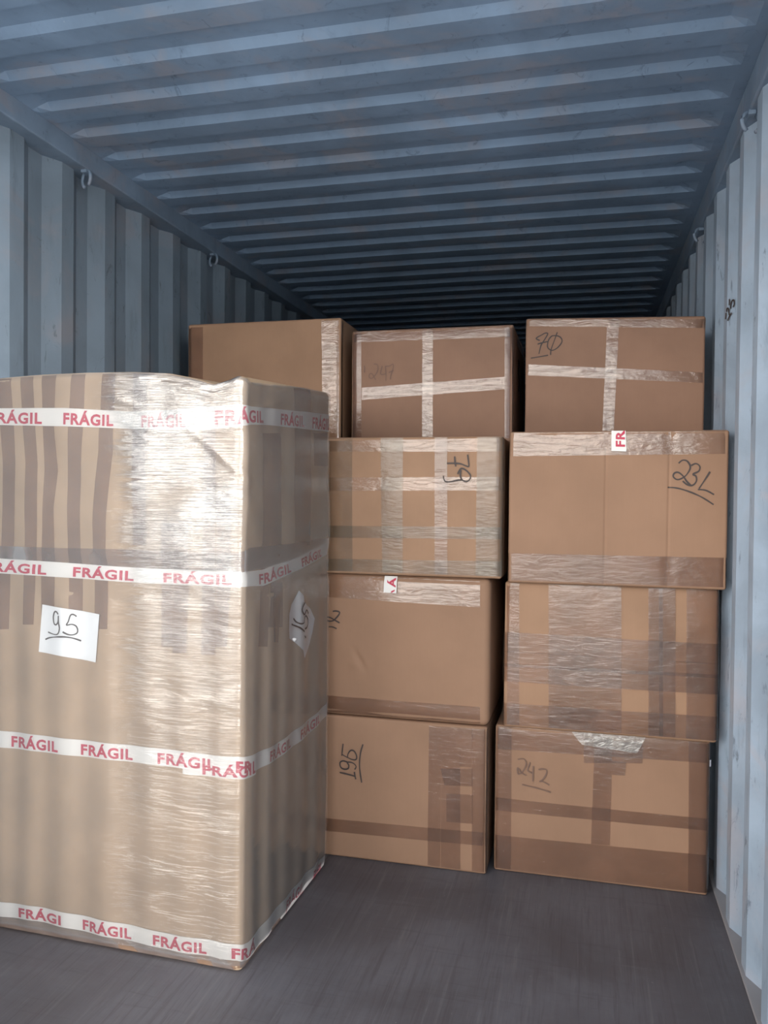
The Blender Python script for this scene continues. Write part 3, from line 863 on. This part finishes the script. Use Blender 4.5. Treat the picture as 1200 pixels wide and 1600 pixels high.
def band(path, words, off, letters=True):
    t = ps.ladder('warning_tape', [((u, a), (u, b)) for u, a, b in path], M['white_tape'], pack, off, 3, 0.012)
    t['label'] = 'white tape band printed in red'

    def at(u):
        for (u0, a0, b0), (u1, a1, b1) in zip(path, path[1:]):
            if u0 <= u <= u1:
                k = (u - u0) / (u1 - u0)
                return a0 + (a1 - a0) * k, b0 + (b1 - b0) * k
        return (path[0][1:] if u < path[0][0] else path[-1][1:])
    lim0, lim1 = path[0][0], path[-1][0]
    for word, s0, s1 in words:
        v2, f2, asp = text_shape(word)
        vs = []
        for x, y in v2:
            u = min(max(s0 + (s1 - s0) * x, lim0), lim1)
            a, b = at(u)
            vs.append(ps.P(u, b + (a - b) * (0.13 + 0.63 * y), off + 0.0008))
        ok = [lim0 < s0 + (s1 - s0) * x < lim1 for x, y in v2]
        ff = [f for f in f2 if all(ok[i] for i in f)]
        if ff:
            mesh_obj('lettering', vs, ff, M['red'], t)
    return t


for i, (path, ww) in enumerate(zip(PK['bands'], PK['words'])):
    ws = [('FR\u00c1GIL', a, b) for a, b in ww if b > 0.05]
    if i == 2:
        ws.append(('FR', PK['overlap_F'][0] - 0.005, PK['overlap_F'][1] - 0.01))
    if i == 3:
        ws[0] = ('FR\u00c1GI', ws[0][1], ws[0][2])
        ws[3] = ('FR\u00c1', ws[3][1], ws[3][1] + 0.13)
    band(path, ws, 0.0032)
band(PK['overlap'], [('FR\u00c1GIL', *PK['overlap_word'])], 0.0026)

# two paper sheets with handwritten numbers
q = PK['paper']
sheet1 = ps.sheet('paper_sheet', q, M['paper'], pack, 0.0042)
sheet1['label'] = 'white paper sheet marked 95'
ps.ink('handwriting', PK['paper_hw'], M['ink'], sheet1, 0.0052, 0.0030)
pts = [Vector(a) for a in PK['paper2']]
cen = sum(pts, Vector((0, 0))) / len(pts)
vs, fs = [ps.P(cen.x, cen.y, 0.0042)], []
nring = 4
for k_ in range(1, nring + 1):
    for a in pts:
        p = cen.lerp(a, k_ / nring)
        vs.append(ps.P(p.x, p.y, 0.0042 + 0.002 * noise.noise(Vector((p.x * 25, p.y * 25, 0)))))
m_ = len(pts)
for i in range(m_):
    fs.append((0, 1 + i, 1 + (i + 1) % m_))
    for k_ in range(nring - 1):
        a0 = 1 + k_ * m_
        fs.append((a0 + i, a0 + m_ + i, a0 + m_ + (i + 1) % m_, a0 + (i + 1) % m_))
sheet2 = mesh_obj('paper_sheet', vs, fs, M['paper'], pack)
sheet2['label'] = 'torn white paper sheet with sideways handwriting'
ps.ink('handwriting', PK['paper2_hw'], M['ink'], sheet2, 0.0075, 0.0038)

# stretch film round the front and the right side
vs, fs, uv = [], [], []
us = [-0.02 + 0.010 * i for i in range(int((PW + PD) / 0.010) + 2)]
us = sorted([u for u in us if abs(u - PW) > 0.024] + [PW + 0.004 * k for k in range(-5, 6)])
zs = [0.024 + 0.010 * i for i in range(180)] + [1.822, 1.829, 1.835, 1.842]
FOLDS = [((0.40, 1.80), (0.56, 1.735), 0.006), ((0.74, 1.66), (0.95, 1.50), 0.008), ((0.70, 1.70), (0.92, 1.545), 0.005), ((0.60, 1.815), (0.90, 1.79), 0.006),
         ((0.95, 1.50), (1.35, 1.40), 0.004), ((0.98, 1.74), (1.2, 1.79), 0.004), ((0.75, 1.52), (0.93, 1.50), 0.004), ((0.62, 1.25), (0.93, 1.235), 0.006)]


def fold_lift(u, z):
    s = 0.0
    p = Vector((u, z))
    for a, b, am in FOLDS:
        a, b = Vector(a), Vector(b)
        k = min(max((p - a).dot(b - a) / (b - a).length_squared, 0), 1)
        d = (p - a.lerp(b, k)).length
        s += am * math.exp(-(d / 0.009) ** 2) * (1 - 0.6 * abs(2 * k - 1))
    return s


for z in zs:
    for u in us:
        near = math.exp(-((u - PW) / 0.10) ** 2)
        lift = 0.0068 + (0.010 * near * max(0.0, 0.15 + noise.noise(Vector((u * 9, z * 7, 4)))) * min(1.0, (z - 1.2) / 0.1) if z > 1.2 else 0.0)
        lift += fold_lift(u, z)
        vs.append(ps.P(u, z, lift))
        uv.append((u, z))
n = len(us)
for j in range(len(zs) - 1):
    for i in range(n - 1):
        a = j * n + i
        fs.append((a, a + 1, a + n + 1, a + n))
mesh_obj('stretch_film', vs, fs, M['film'], pack, True, uv)

# marker scrawl on the right wall
vs, fs = [], []
for st in DATA['mark']:
    pts = smooth_line([Vector(p) for p in st], 3)
    base = len(vs)
    for i, p in enumerate(pts):
        t = (pts[min(i + 1, len(pts) - 1)] - pts[max(i - 1, 0)]).normalized()
        nn = t.cross(Vector((0.9, 0.43, 0))).normalized() * 0.0035
        vs += [p + nn, p - nn]
    for i in range(len(pts) - 1):
        fs.append((base + 2 * i, base + 2 * i + 1, base + 2 * i + 3, base + 2 * i + 2))
mesh_obj('handwriting', vs, fs, M['ink'], wall_right)
